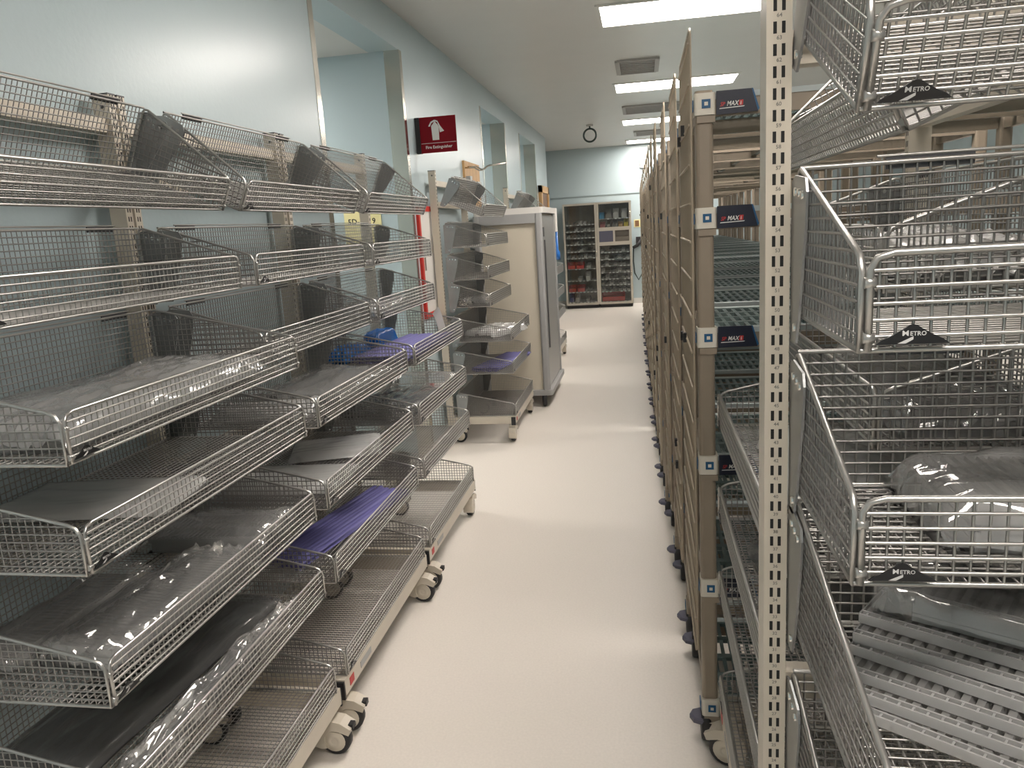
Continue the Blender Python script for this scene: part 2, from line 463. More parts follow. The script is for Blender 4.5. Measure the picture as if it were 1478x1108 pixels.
def cart(label, loc, rz, shallow, numbers=False, turn=(0, 0, 0, 0), drop=0.0, setback=0.0):
    """shallow: how many of the upper rows are the narrow kind"""
    t = thing('basket_cart', label, 'cart', loc, rz, 'wire basket carts')
    for i, z in enumerate(ROWZ):
        basket(t, .29 if i < shallow else .43, z-(drop if i < 6 else 0), math.radians(24) if i == 0 else 0)
    for s in (-1, 1):
        p = link('post', POST, t, (s*(CL/2+.025), -setback, 0))
        tag(link('slots', SLOTS, p), kind='stuff')
        if numbers and s == 1: tag(link('numbers', NUMS, p), kind='stuff')
    for z in (1.915, 1.765, .9): link('cross_beam', BEAM, t, (0, -setback, z))
    link('base_frame', BASE, t)
    link('warning_sticker', STICK, t, (CL/2-.03, .437, 0)); link('info_sticker', STICK2, t, (CL/2-.16, .437, 0))
    k = 0
    for sx in (-1, 1):
        for y in (.405, -.02):
            add_caster(t, sx*(CL/2-.01), y, turn[k]); k += 1
        link('end_cap', ENDCAP, t, (sx*(CL/2+.029), .42, 0))
    CARTS.append(t)
    return t
LX = -1.405
DROP = .012
c1 = cart('wire basket cart closest on the blue wall side, cut off by the picture edge', (LX, 1.555, 0), -PI/2, 2, turn=(0, .3, 0, .2), setback=.02)
c2 = cart('wire basket cart in the middle of three by the blue wall, violet strips low down', (LX, 2.545, 0), -PI/2, 3, turn=(0, .4, .1, -.3), setback=.02)
c3 = cart('wire basket cart third along the blue wall, violet strips in its fourth basket', (LX, 3.545, 0), -PI/2, 3, turn=(PI/2, .4, 0, .1), setback=.02)
c4 = cart('wire basket cart standing alone in front of the cream transport cabinet', (LX, 5.935, 0), -PI/2, 4, turn=(PI/2, .4, PI/2, .1), setback=.02)
c7 = cart('wire basket cart mostly hidden behind the cream transport cabinet', (LX, 8.95, 0), -PI/2, 3, turn=(PI/2, 0, PI/2, 0), setback=.02)
c5 = cart('wire basket cart behind the numbered post, open side to the aisle', (.622, 1.598, 0), PI/2, 3, turn=(.2, 0, -.4, 0))
c6 = cart('wire basket cart with large numbered slotted post, facing the viewer', (.643, 1.035, 0), PI, 3, True, turn=(0, 0, 0, 0), drop=DROP, setback=-.011)

# ------------------------------------------------------------------ bags and bundles
def rn(*p): return noise.noise(Vector(p))
def ridge(a, b, c):
    return max(0.0, 1-2.2*abs(rn(a, b, c)))**2
def pouch_mesh(L, W, H, seed, nx=64, ny=34, crumple=.012, mat='film', flare=.16):
    mb = MB(); S = seed*7.31
    def P(u, v, top):
        ox = .010*rn(u*2, v*3, S)+.012*rn(u*6, v*6, S+4); oy = .010*rn(u*3, v*2, S+9)+.012*rn(u*7, v*5, S+2)
        x, y = u*L/2+ox*abs(v)**2, v*W/2+oy*abs(u)**2
        if not top: return Vector((x, y, .0015))
        U, V = u*L/2, v*W/2
        eu = max(0, 1-abs(u)**(1/flare)); ev = max(0, 1-abs(v)**9)
        e = (eu*ev)**.55
        end = max(0, abs(u)-.72)/.28
        wr = .75*ridge(U*2.6+S, V*20+3*U, S)+.5*ridge(U*4.5, V*34-U*6, S+5)+.12*ridge(U*26+V*8, V*28, S+11)+.35*ridge(U*4+V*5, V*9, S+17)
        pl = ridge(U*9, V*48, S+3)+.6*ridge(U*30, V*40, S+8)
        z = .003+H*e*(.82+.14*rn(U*5, V*7, S))+crumple*(.45*wr+.5*end*pl)*(.25+.75*ev)
        return Vector((x, y, max(.003, z)))
    for top in (True, False):
        o = len(mb.v); ax, ay = (nx, ny) if top else (8, 6)
        for j in range(ay+1):
            for i in range(ax+1): mb.v.append(P(-1+2*i/ax, -1+2*j/ay, top))
        for j in range(ay):
            for i in range(ax):
                a = o+j*(ax+1)+i; q = (a, a+1, a+ax+2, a+ax+1)
                mb.face(q if top else q[::-1], 0, True)
    return mb.mesh('film', mat)
TRAYS = {}
def tray_mesh(L, W, h=.010, pitch=.013):
    key = (L, W, h, pitch)
    if key in TRAYS: return TRAYS[key]
    mb = MB(); k = int(L/pitch); b = .010
    for i in range(k):
        x = -L/2+L*(i+.5)/k; q = pitch*.27
        o = len(mb.v)
        for y in (-W/2+b, W/2-b):
            for xx, z in ((x-pitch*.5, .001), (x-q, h), (x+q, h), (x+pitch*.5, .001)): mb.v.append(Vector((xx, y, z)))
        for c in range(3): mb.face((o+c, o+c+1, o+5+c, o+4+c))
        for s in (-1, 1):
            y0, y1 = sorted((s*W/2, s*(W/2-b))); mb.box(x-.0012, x+.0012, y0, y1, .001, h, 1)
    for s in (-1, 1):
        mb.box(-L/2, L/2, s*W/2-.0012, s*W/2+.0012, 0, h+.001, 1); mb.box(-L/2, L/2, s*(W/2-b)-.0012, s*(W/2-b)+.0012, 0, h+.001, 1)
        mb.box(s*L/2-.001, s*L/2+.001, -W/2, W/2, 0, h+.001)
    TRAYS[key] = mb.mesh('ribbed_tray', ['tray', 'trayedge'])
    return TRAYS[key]
def bag(label, cat, x, y, z, rz, L, W, H, seed, trays=(), mat='film', crumple=.012, group=None, name='plastic_bag', flare=.16, tilt=(0, 0)):
    """trays: list of (dx, dy, dz, turn) ribbed trays inside the bag"""
    t = thing(name, label, cat, (x, y, z+.0065), rz, group)
    t.rotation_euler = (tilt[0], tilt[1], rz)
    link('film', pouch_mesh(L, W, H, seed, crumple=crumple, mat=mat, flare=flare), t)
    if trays:
        me = tray_mesh(round(L*.84, 3), round(W*.80, 3))
        for dx, dy, dz, tr in trays: link('ribbed_tray', me, t, (dx, dy, dz), (0, 0, tr))
    return t
def stack(k, step=.011): return [(.004*math.sin(i*2.1), .003*math.cos(i*1.7), .002+step*i, .01*math.sin(i*3.3)) for i in range(k)]
R2 = PI/2
Z6 = lambda k: ROWZ['ABCDEFG'.index(k)]-DROP
Z = {k: ROWZ[i] for i, k in enumerate('ABCDEFG')}
GB = 'clear plastic bags in the wire baskets'
# cart 1
bag('long shiny clear bag of ribbed trays in third basket of the closest cart', 'plastic bag', -1.19, 1.545, Z['C'], R2+.02, .80, .35, .058, 1, stack(3), group=GB, crumple=.030, mat='brightfilm')
bag('frosted pouch lying alone in the fourth basket of the closest cart', 'pouch', -1.205, 1.45, Z['D'], 0.12, .40, .24, .022, 2, mat='sheet', crumple=.004, group='frosted pouches', name='pouch', flare=.06)
bag('crumpled clear bag of ribbed trays at the front of the closest cart, fifth basket', 'plastic bag', -1.105, 1.45, Z['E'], R2-.12, .52, .20, .045, 3, stack(3), group=GB, crumple=.04)
bag('dark smoky bag at the back of fifth basket on the closest cart', 'plastic bag', -1.315, 1.40, Z['E'], R2, .46, .14, .025, 4, stack(1), group=GB, crumple=.03, mat='film')
bag('shiny bag of ribbed trays at the far end of fifth basket, closest cart', 'plastic bag', -1.19, 1.86, Z['E'], .05, .36, .23, .045, 5, stack(3), group=GB, crumple=.045)
bag('long smoke grey pouch lying slantwise in sixth basket of the closest cart', 'pouch', -1.235, 1.56, Z['F'], R2-.07, .80, .25, .030, 6, mat='darkfilm', crumple=.012, group='smoke pouches', name='pouch', flare=.08)
bag('folded clear sleeve along the front wires of the closest cart, sixth basket', 'plastic bag', -1.03, 1.52, Z['F'], R2-.02, .72, .07, .03, 7, group=GB, crumple=.045, flare=.3)
# cart 2
bag('flat clear bag of ribbed trays in fourth basket of the middle cart', 'plastic bag', -1.17, 2.66, Z['D'], R2, .55, .34, .04, 8, stack(2), group=GB, crumple=.03)
bag('small crumpled clear bag at near end of fourth basket, middle cart', 'plastic bag', -1.19, 2.22, Z['D'], .2, .30, .18, .03, 9, group=GB, crumple=.035, mat='brightfilm')
bag('frosted pouch leaning toward the aisle in fifth basket of the middle cart', 'pouch', -1.185, 2.70, Z['E'], .35, .34, .26, .03, 10, mat='sheet', crumple=.006, group='frosted pouches', name='pouch', flare=.08)
bag('frosted pouch at the near end of fifth basket, middle cart', 'pouch', -1.185, 2.33, Z['E'], .1, .38, .28, .028, 11, mat='sheet', crumple=.006, group='frosted pouches', name='pouch', flare=.06)
# cart 3
bag('clear crumpled bag in third basket of the third cart', 'plastic bag', -1.255, 3.42, Z['C'], R2, .5, .22, .045, 12, group=GB, crumple=.03, mat='brightfilm')
bag('round dark glossy bag in fifth basket of the third cart', 'plastic bag', -1.17, 3.42, Z['E'], R2-.15, .54, .33, .055, 13, mat='darkfilm', group=GB, crumple=.02)
bag('bright clear bag at far end of fifth basket, third cart', 'plastic bag', -1.16, 3.865, Z['E'], .1, .34, .15, .075, 14, group=GB, crumple=.03)
# cart 4
bag('clear bag in fourth basket of the cart standing alone', 'plastic bag', -1.26, 5.78, Z['D'], R2, .45, .22, .05, 15, group=GB, crumple=.03)
bag('whitish bag in fifth basket of the cart standing alone', 'plastic bag', -1.15, 5.85, Z['E'], R2-.4, .5, .28, .06, 16, stack(2), group=GB, crumple=.03, mat='sheet')
# cart 5
bag('pale bag in second basket of the cart behind the numbered post', 'plastic bag', .475, 1.42, Z['B'], R2, .55, .22, .06, 17, stack(3), group=GB, crumple=.03, mat='sheet')
bag('clear bag in third basket of the cart behind the numbered post', 'plastic bag', .475, 1.45, Z['C'], R2, .55, .22, .06, 18, stack(3), group=GB, crumple=.03)
bag('whitish bag in fourth basket of the cart behind the numbered post', 'plastic bag', .40, 1.60, Z['D'], R2, .42, .30, .06, 19, stack(2), group=GB, crumple=.03, mat='sheet')
bag('smoke grey bag in fifth basket of the cart behind the numbered post', 'plastic bag', .40, 1.55, Z['E'], R2+.1, .55, .30, .04, 20, mat='darkfilm', group=GB, crumple=.02)
# cart 6
bag('glossy clear bag of ribbed trays in third basket beside the numbered post', 'plastic bag', .555, .902, Z6('C'), -.03, .52, .22, .055, 21, stack(4), group=GB, crumple=.022, flare=.12)
bag('bulging clear bag of stacked ribbed trays in fourth basket beside the numbered post', 'plastic bag', .515, .845, Z6('D')+.078, -.56, .50, .17, .032, 22, stack(2, .011), group=GB, crumple=.03, flare=.12)
TR = tray_mesh(.50, .085, .0105, .014)
for k, lb in enumerate(('topmost loose clear ribbed tray fanned out below the bulging bag', 'second loose clear ribbed tray from the top of the fan', 'third loose clear ribbed tray from the top of the fan',
                        'fourth loose clear ribbed tray from the top of the fan', 'fifth loose clear ribbed tray from the top of the fan', 'lowest loose clear ribbed tray, closest to the basket front')):
    tag(link('ribbed_tray', TR, None, (.475-.010*k, .80-.0175*k, Z6('D')+.0065+.0125*(5-k)), (0, 0, -.60+.03*math.sin(k*2.3))), lb, 'tray', 'loose ribbed trays beside the numbered post')

# violet strips
def strip_mesh(L):
    mb = MB(); w, h = .011, .0035; n = 14
    for k in range(n):
        x0, x1 = -L/2+L*k/n, -L/2+L*(k+1)/n
        mb.box(x0, x1, -w, w, 0, h)
    mb2 = MB(); pts = [(-w, 0), (-w*.6, h), (0, h*1.4), (w*.6, h), (w, 0)]
    mb2.prism(pts, 'x', -L/2, L/2)
    return mb2.mesh('violet_strip', 'purple')
STRIPS = {}
def violet(label, x, y, z, rz, L, nacross, layers, seed):
    rnd = random.Random(seed)
    if L not in STRIPS: STRIPS[L] = strip_mesh(L)
    t = thing('violet_strip_bundle', label, 'strip bundle', (x, y, z+.0065), rz, 'bundles of violet strips')
    for l in range(layers):
        for k in range(nacross):
            link('violet_strip', STRIPS[L], t, (rnd.uniform(-.02, .02), (k-(nacross-1)/2)*.021+rnd.uniform(-.004, .004), .0056*l), (0, 0, rnd.uniform(-.025, .025)))
violet('bundle of shiny violet strips lying in sixth basket of the middle cart', -1.13, 2.545, Z['F'], R2-.20, .72, 8, 4, 1)
violet('bundle of violet strips heaped in fourth basket of the third cart', -1.125, 3.50, Z['D'], R2-.07, .70, 12, 6, 2)
violet('bundle of violet strips in sixth basket of the cart standing alone', -1.13, 5.92, Z['F'], R2-.2, .72, 10, 5, 3)
violet('bundle of violet strips on the cart behind the cream transport cabinet', -1.12, 8.95, Z['E'], R2-.1, .7, 10, 8, 4)
# white curled sheet at end of cart 3 basket D and blue packs behind
mb = MB(); N = 12
for i in range(N+1):
    a = i/N; x = -.09+.14*a; z = .02+.11*(1-a)**1.6+.02*math.sin(a*5)
    for y, t in ((-.045, 0), (.045, 0)): mb.v.append(Vector((y*.3, x+y*.2, z+y*.4+.04)))
for i in range(N): mb.face((2*i, 2*i+1, 2*i+3, 2*i+2), 0, True)
o = len(mb.v)
for v in list(mb.v): mb.v.append(v+Vector((.002, 0, -.001)))
for i in range(N): mb.face((o+2*i, o+2*i+2, o+2*i+3, o+2*i+1), 0, True)
tag(link('curled_sheet', mb.mesh('curled_sheet', 'white'), None, (-1.06, 3.90, Z['D']-.01)), 'curled white paper sheet at the end of the violet strips, third cart', 'paper')
bag('bright blue plastic pack behind the violet strips, third cart', 'plastic pack', -1.338, 3.72, Z['D'], R2, .30, .09, .075, 30, mat='blueplastic', crumple=.02, group='blue packs', name='plastic_pack')
bag('bright blue plastic pack at near end behind violet strips, third cart', 'plastic pack', -1.338, 3.30, Z['D'], R2, .32, .09, .06, 31, mat='blueplastic', crumple=.02, group='blue packs', name='plastic_pack')

# ------------------------------------------------------------------ racks on the right
RL, RD = 1.22, .50
LEV = [1.85, 1.563, 1.244, .881, .507, .117]
def rack_meshes():
    d = {}
    mb = MB(); mb.rbox(0, .045, 0, .045, .06, 1.885, .010); d['post'] = mb.mesh('post', 'tan')
    # shelf: outer rails (tan below, pale edge above)
    mb = MB(); z0, z1 = -.03, .022
    for y0, y1 in ((.006, .028), (RD-.028, RD-.006)):
        mb.box(.045, RL-.045, y0, y1, z0, .012, 0); mb.box(.03, RL-.03, y0-.004, y1+.004, .012, .026, 1)
    for x0, x1 in ((.01, .035), (RL-.035, RL-.01)): mb.box(x0, x1, .045, RD-.045, z0, z1, 0)
    for k in range(1, 3): mb.box(RL*k/3-.012, RL*k/3+.012, .028, RD-.028, -.02, .008, 0)
    d['shelf'] = mb.mesh('shelf', ['tan', 'shelfframe'])
    # mat third: bars with open slots
    mb = MB(); w = (RL-.06)/3-.004; dd = RD-.06
    for k in range(5): mb.box(0, w, dd*k/4-.012 if k else 0, dd*k/4+.012 if k < 4 else dd, .012, .024)
    nb = 14
    for k in range(nb+1):
        x = w*k/nb; mb.box(max(0, x-.0055), min(w, x+.0055), 0, dd, .013, .023)
    d['shelf_mat'] = mb.mesh('shelf_mat', 'shelfgrey')
    mb = MB(); mb.rbox(-.002, .051, -.008, .047, -.026, .028, .008, 0)
    mb.box(.016, .038, -.0105, -.008, -.010, .012, 1); mb.box(.0225, .0315, -.0112, -.0105, -.0035, .0055, 0)
    mb.box(-.0065, -.004, .008, .038, -.014, .014, 1); mb.box(.004, .05, -.006, .05, -.045, -.028, 2)
    d['connector'] = mb.mesh('connector', ['conn', 'blue', 'tan']); d['tan_connector'] = mb.mesh('connector', ['tan', 'blue', 'tan'])
    mb = MB(); mb.prism([(0, -.028), (.118, -.026), (.100, .030), (0, .030)], 'y', -.006, 0, 0)
    mb.prism([(.118, -.026), (.122, -.020), (.104, .030), (.100, .030)], 'y', -.0065, 0, 3)
    a = text_me('SP', .014, 'LEFT'); b = text_me('MAX', .016, 'LEFT'); c = text_me('i', .015, 'LEFT')
    sk = .25
    mb.geo(a, lambda p: (.010+p.x+p.y*sk, -.0066, -.008+p.y), 1)
    mb.geo(b, lambda p: (.029+p.x*.95+p.y*sk, -.0066, -.008+p.y), 2)
    mb.prism([(.063, -.009), (.075, -.009), (.077, .004), (.065, .004)], 'y', -.0064, -.006, 1)
    mb.geo(c, lambda p: (.0675+p.x+p.y*.1, -.0068, -.0075+p.y*.9), 2)
    mb.prism([(.008, -.0145), (.078, -.0125), (.081, -.0105), (.009, -.0125)], 'y', -.0065, -.006, 2)
    d['name_plate'] = mb.mesh('name_plate', ['navy', 'red_ink', 'white_ink', 'blue'])
    # end grid: one wire panel with crossbars
    mb = MB(); pw = RD+.03
    for k in range(21):
        y = pw*k/20; r = .0035 if k in (0, 20) else .0018
        mb.wire((0, y, .32), (0, y, 2.03 if k not in (0, 20) else 2.02), r, 6)
    for z in [.32+.0987*k for k in range(18)]:
        mb.wire((-.005, 0, z), (-.005, pw, z), .0032, 6, cap=True)
    mb.tube([(0, 0, 2.01), (0, .012, 2.033), (0, pw-.012, 2.033), (0, pw, 2.01)], .0035, 6)
    d['end_grid'] = mb.mesh('end_grid', 'wtan')
    d['clip'] = MB().box(-.012, -.002, -.010, .010, -.014, .014).mesh('clip', 'black')
    mb = MB(); mb.lathe([(-.014, .030), (-.014, .042), (-.008, .046), (.008, .046), (.014, .042), (.014, .030)], (0, 0, .046), 'x', 16, 0)
    mb.lathe([(.06, .03), (.064, .036), (.076, .036), (.08, .03)], (-.012, 0, 0), 'z', 8, 1, False); mb.wire((0, 0, .05), (0, 0, .1), .012, 8, 0)
    d['caster'] = mb.mesh('caster', ['black', 'purple_grey'])
    return d
RM = rack_meshes()
def rack(label, x, y, full, clips):
    t = thing('storage_rack', label, 'rack', (x, y, 0), 0, 'grey mat storage racks along the aisle')
    for px, py in ((0, 0), (RL-.045, 0), (0, RD-.045), (RL-.045, RD-.045)):
        link('post', RM['post'], t, (px, py, 0))
        link('caster', RM['caster'], t, (px+(.01 if px == 0 else .022), py+.022, 0))
    for z in LEV:
        s = link('shelf', RM['shelf'], t, (0, 0, z))
        for k in range(3): link('shelf_mat', RM['shelf_mat'], s, (.03+(RL-.06)/3*k+.002, .03, 0))
        link('connector', RM['connector' if full else 'tan_connector'], s, (0, 0, 0))
        if full:
            link('connector', RM['connector'], s, (RL-.045, 0, 0))
            link('name_plate', RM['name_plate'], s, (.053, 0, 0)).scale = (.87, 1, 1)
    link('end_grid', RM['end_grid'], t, (-.012, -.022, 0))
    for cy, cz in clips: link('clip', RM['clip'], t, (-.016, cy, cz))
pts = [(2.14, .14), (2.76, .128), (3.38, .108), (4.0, .082), (4.62, .069), (5.24, .058), (6.5, .042), (8, .018), (13.2, -.035)]
def rx(y):
    for (a, xa), (b, xb) in zip(pts, pts[1:]):
        if y <= b: return xa+(xb-xa)*(y-a)/(b-a)
    return pts[-1][1]
ords = ['second', 'third', 'fourth', 'fifth', 'sixth', 'seventh', 'eighth', 'ninth', 'tenth', 'eleventh', 'twelfth', 'thirteenth', 'fourteenth', 'fifteenth', 'sixteenth', 'seventeenth', 'eighteenth', 'nineteenth', 'twentieth']
y = 2.14; i = 0; rnd = random.Random(4)
while y < 12.5:
    cl = [(.42, 1.80), (.2, 1.81), (.25, 1.21), (.42, 1.19)] if i == 0 else [(rnd.uniform(.05, .45), rnd.uniform(.5, 1.85)) for _ in range(2 if i < 5 else 1)]
    lab = 'tan post storage rack facing the viewer, behind the numbered post' if i == 0 else 'tan storage rack with wire grid end, %s along the aisle' % ords[i-1]
    rack(lab, rx(y), y, i < 1, cl)
    y += .62; i += 1

# ------------------------------------------------------------------ left wall things
t = thing('fire_extinguisher_sign', 'dark red projecting fire extinguisher sign on the blue wall', 'sign', (WX, 5.32, 2.105))
link('mount', MB().box(0.0, .032, -.012, .03, 0, .235).mesh('mount', 'black'), t)
mb = MB(); mb.box(.03, .285, -.006, 0, 0, .235, 0)
mb.box(.036, .28, -.0068, -.006, .062, .0645, 1)
me = text_me('Fire Extinguisher', .0275)
mb.geo(me, lambda c: (.158+c.x, -.0068, .028+c.y), 1)
mb.prism([(.118, .082), (.164, .082), (.166, .165), (.160, .18), (.145, .198), (.138, .205), (.128, .19), (.114, .175), (.114, .165)], 'y', -.0068, -.006, 1)
mb.prism([(.133, .198), (.143, .198), (.143, .213), (.133, .213)], 'y', -.0068, -.006, 1)
mb.prism([(.136, .204), (.136, .213), (.112, .203), (.093, .174), (.105, .172), (.116, .192)], 'y', -.0068, -.006, 1)
mb.prism([(.142, .213), (.160, .206), (.175, .175), (.202, .138), (.172, .13), (.166, .17), (.157, .197), (.142, .204)], 'y', -.0068, -.006, 1)
link('sign_plate', mb.mesh('sign_plate', ['signred', 'white_ink']), t)

t = thing('extinguisher_cabinet', 'red framed fire extinguisher cabinet on the blue wall behind the baskets', 'cabinet', (WX, 5.16, .985))
mb = MB(); yw, zh, fw = .43, .77, .036
mb.box(.0, .02, 0, fw, 0, zh); mb.box(0, .02, yw-fw, yw, 0, zh); mb.box(0, .02, fw, yw-fw, 0, fw); mb.box(0, .02, fw, yw-fw, zh-fw, zh)
link('frame', mb.mesh('frame', 'red'), t)
link('back_panel', MB().box(0, .01, fw, yw-fw, fw, zh-fw).mesh('back_panel', 'white'), t)
link('door', MB().box(.010, .015, fw, yw-fw, fw, zh-fw).mesh('door', 'white'), t)
link('latch', MB().box(.015, .024, .06, .075, .33, .42).mesh('latch', 'steel'), t)

t = thing('wall_board', 'light wooden wall board with a grey clamp and long hooked rods', 'wall hook', (WX, 6.68, 1.76))
link('board', MB().box(0, .02, 0, .62, 0, .40).mesh('board', 'wood'), t)
link('clamp', MB().box(.02, .12, .05, .2, .14, .22).box(.02, .06, .02, .1, .22, .27).mesh('clamp', 'alu'), t)
for k, (y0, z0) in enumerate(((.02, .34), (.12, .355))):
    link('rod', MB().tube([(.02, y0, z0), (.10, y0, z0-.005), (.14, y0, z0-.03), (.17, y0, z0-.03), (.21, y0, z0), (.37, y0, z0+.01)], .006, 8).mesh('rod', 'steel'), t)
t = thing('room_sign', 'pale yellow room number card on the passage wall', 'sign', (-1.99, 5.066, 1.50))
mb = MB(); mb.box(0, .26, -.003, 0, 0, .24, 0)
mb.geo(text_me('5D-1', .052, 'LEFT'), lambda c: (.025+c.x, -.0038, .156+c.y), 1); mb.geo(text_me('9', .052, 'LEFT'), lambda c: (.195+c.x, -.0038, .156+c.y), 1)
link('card', mb.mesh('card', ['yellow', 'badge']), t)

# ------------------------------------------------------------------ cream transport cabinet
t = thing('transport_cabinet', 'tall cream panel transport cabinet with grey corner bumpers', 'cabinet', (-1.42, 6.62, 0))
W_, D_ = .57, .95
link('body', MB().box(0, W_-.02, 0.0, D_, .14, 1.68).mesh('body', 'door_cream'), t)
mb = MB(); mb.rbox(-.015, W_+.02, -.02, D_+.02, 1.68, 1.73, .03); link('top_rail', mb.mesh('top_rail', 'white'), t)
for bx_, by_ in ((W_-.055, -.03), (-.02, -.03), (W_-.055, D_-.03)):
    link('corner_bumper', MB().rbox(bx_, bx_+.062, by_, by_+.06, .14, 1.68, .02).mesh('corner_bumper', 'bumper'), t)
link('top_bumper', MB().box(.03, W_-.05, -.026, 0, 1.60, 1.68).mesh('top_bumper', 'bumper'), t)
link('base_bumper', MB().rbox(-.03, W_+.03, -.045, D_+.04, .105, .15, .03).mesh('base_bumper', 'bumper'), t)
link('side_door', MB().box(W_-.02, W_-.005, .03, D_-.03, .16, 1.66).mesh('side_door', 'alu'), t)
link('latch', MB().box(W_-.005, W_+.006, .07, .13, 1.48, 1.56).mesh('latch', 'dark'), t)
link('hinge_strip', MB().box(W_-.005, W_+.003, .16, .20, .5, 1.45).mesh('hinge_strip', 'dark'), t)
wh = MB(); wh.lathe([(-.018, .04), (-.018, .056), (-.01, .0615), (.01, .0615), (.018, .056), (.018, .04)], (0, 0, .0615), 'x', 20)
wh.box(-.022, .022, -.03, .03, .095, .11, 0)
wm = wh.mesh('caster', 'black')
for x, yy in ((.05, .04), (W_-.05, .0), (.05, D_-.06), (W_-.05, D_-.06)): link('caster', wm, t, (x, yy, 0), (0, 0, .2))
# white dispenser and dark items beyond the cabinet, held by the hidden cart
t = thing('paper_dispenser', 'white paper dispenser box hung beyond the transport cabinet', 'dispenser', (-1.02, 8.42, 1.50))
link('body', MB().rbox(0, .10, 0, .12, 0, .25, .02).mesh('body', 'white'), t)
link('arm', MB().wire((.0, .06, .2), (-.38, .06, .2), .01, 8, cap=True).mesh('arm', 'alu'), t)
link('blue_bottle', MB().lathe([(-.30, .03), (-.22, .03), (-.2, .015), (0, .012)], (.09, .06, 0), 'z', 14).mesh('blue_bottle', 'blueplastic'), t)

# ------------------------------------------------------------------ far cabinets
def far_cabinet(label, x0, x1, parts_fn):
    t = thing('supply_cabinet', label, 'cabinet', (x0, 14.50, 0), 0, 'glass door supply cabinets')
    Wd, D, H = x1-x0, .52, 1.93; mb = MB()
    mb.box(0, .03, 0.02, D, .06, H); mb.box(Wd-.03, Wd, .02, D, .06, H); mb.box(0, Wd, .02, D, H-.03, H); mb.box(0, Wd, .02, D, .06, .1)
    link('body', mb.mesh('body', 'cabinet'), t)
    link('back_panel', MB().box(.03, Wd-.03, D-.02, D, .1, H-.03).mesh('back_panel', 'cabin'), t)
    link('plinth', MB().box(.01, Wd-.01, .05, D, 0, .06).mesh('plinth', 'black'), t)
    parts_fn(t, Wd, D, H)
    return t
def glass_door(t, x0, x1, z0, z1, f=.035):
    mb = MB(); mb.box(x0, x1, 0, .02, z0, z0+f); mb.box(x0, x1, 0, .02, z1-f, z1); mb.box(x0, x0+f, 0, .02, z0+f, z1-f); mb.box(x1-f, x1, 0, .02, z0+f, z1-f)
    d_ = link('door', mb.mesh('door', 'cabinet'), t)
    link('pane', MB().box(x0+f, x1-f, .008, .011, z0+f, z1-f).mesh('pane', 'glass'), d_)
    link('handle', MB().wire((x1-.02, -.02, (z0+z1)/2-.05), (x1-.02, -.02, (z0+z1)/2+.05), .006, 6, cap=True).mesh('handle', 'steel'), d_)
rnd = random.Random(11)
TABS = {}
def shelf_at(t, Wd, D, z, nt):
    s = link('shelf', MB().box(.03, Wd-.03, .04, D-.02, z-.008, z).mesh('shelf', 'alu'), t)
    tw = .038
    if nt not in TABS: TABS[nt] = MB().box(-tw/2, tw/2, .034, .0395, -.016, .004).mesh('shelf_tag', 'white_ink')
    for k in range(nt):
        if rnd.random() < .8: link('shelf_tag', TABS[nt], s, (.07+(Wd-.14)*k/(nt-1), 0, z))
def bin_mesh(w, d, h, mat):
    mb = MB(); t = .004
    mb.box(-w/2, w/2, 0, d, 0, t); mb.box(-w/2, -w/2+t, 0, d, 0, h); mb.box(w/2-t, w/2, 0, d, 0, h); mb.box(-w/2, w/2, d-t, d, 0, h)
    mb.prism([(0, 0), (t, 0), (t, h*.55), (0, h*.55)], 'x', -w/2, w/2) ; mb.box(-w/2+.004, w/2-.004, .01, d-.01, t, h*.5)
    return mb.mesh('bin', mat)
BINS = {}
def put_bin(x, y, z, w, d, h, mat, label, group, name='parts_bin'):
    k = (w, d, h, mat)
    if k not in BINS: BINS[k] = bin_mesh(w, d, h, mat)
    tag(link(name, BINS[k], None, (x, y, z)), label, 'bin', group)
XA0, XA1, XB0, XB1 = -1.46, -.842, -.838, -.215
ZA = [1.55, 1.43, 1.31, 1.19, 1.06, .94, .74, .52, .31, .12]
def pa(t, Wd, D, H):
    glass_door(t, 0, Wd, .07, H)
    for z in ZA: shelf_at(t, Wd, D, z, 8)
ZB = [1.63, 1.47]; ZB2 = [1.02, .89, .77, .65, .53, .42, .30, .11]
def pb(t, Wd, D, H):
    glass_door(t, 0, Wd, 1.44, H); glass_door(t, 0, Wd, .07, 1.18)
    for z in ZB+ZB2: shelf_at(t, Wd, D, z, 8)
    mb = MB(); mb.box(.0, Wd, 0.0, .03, 1.18, 1.21); mb.box(0, Wd, 0, .03, 1.41, 1.44); mb.box(0, .035, 0, .03, 1.21, 1.41); mb.box(Wd-.04, Wd, 0, .03, 1.21, 1.41); mb.box(.29, .325, 0, .03, 1.21, 1.41)
    link('middle_frame', mb.mesh('middle_frame', 'cabinet'), t)
    link('drawer_front', MB().box(.035, .29, .005, .02, 1.21, 1.41).mesh('drawer_front', 'purple_grey'), t)
    link('drawer_front', MB().box(.325, Wd-.04, .005, .02, 1.21, 1.30).box(.325, Wd-.04, .06, .07, 1.31, 1.41).mesh('drawer_front', 'cabin'), t)
far_cabinet('glass door supply cabinet with four small red bins', XA0, XA1, pa)
far_cabinet('glass door supply cabinet with one long red bin at the bottom', XB0, XB1, pb)
GA, GBB = 'small bins in the cabinet with four red bins', 'small bins in the cabinet with one long red bin'
ORD = ('first', 'second', 'third', 'fourth', 'fifth', 'sixth', 'seventh', 'eighth')
LOOK = dict(bingrey='smoke', binpale='pale')
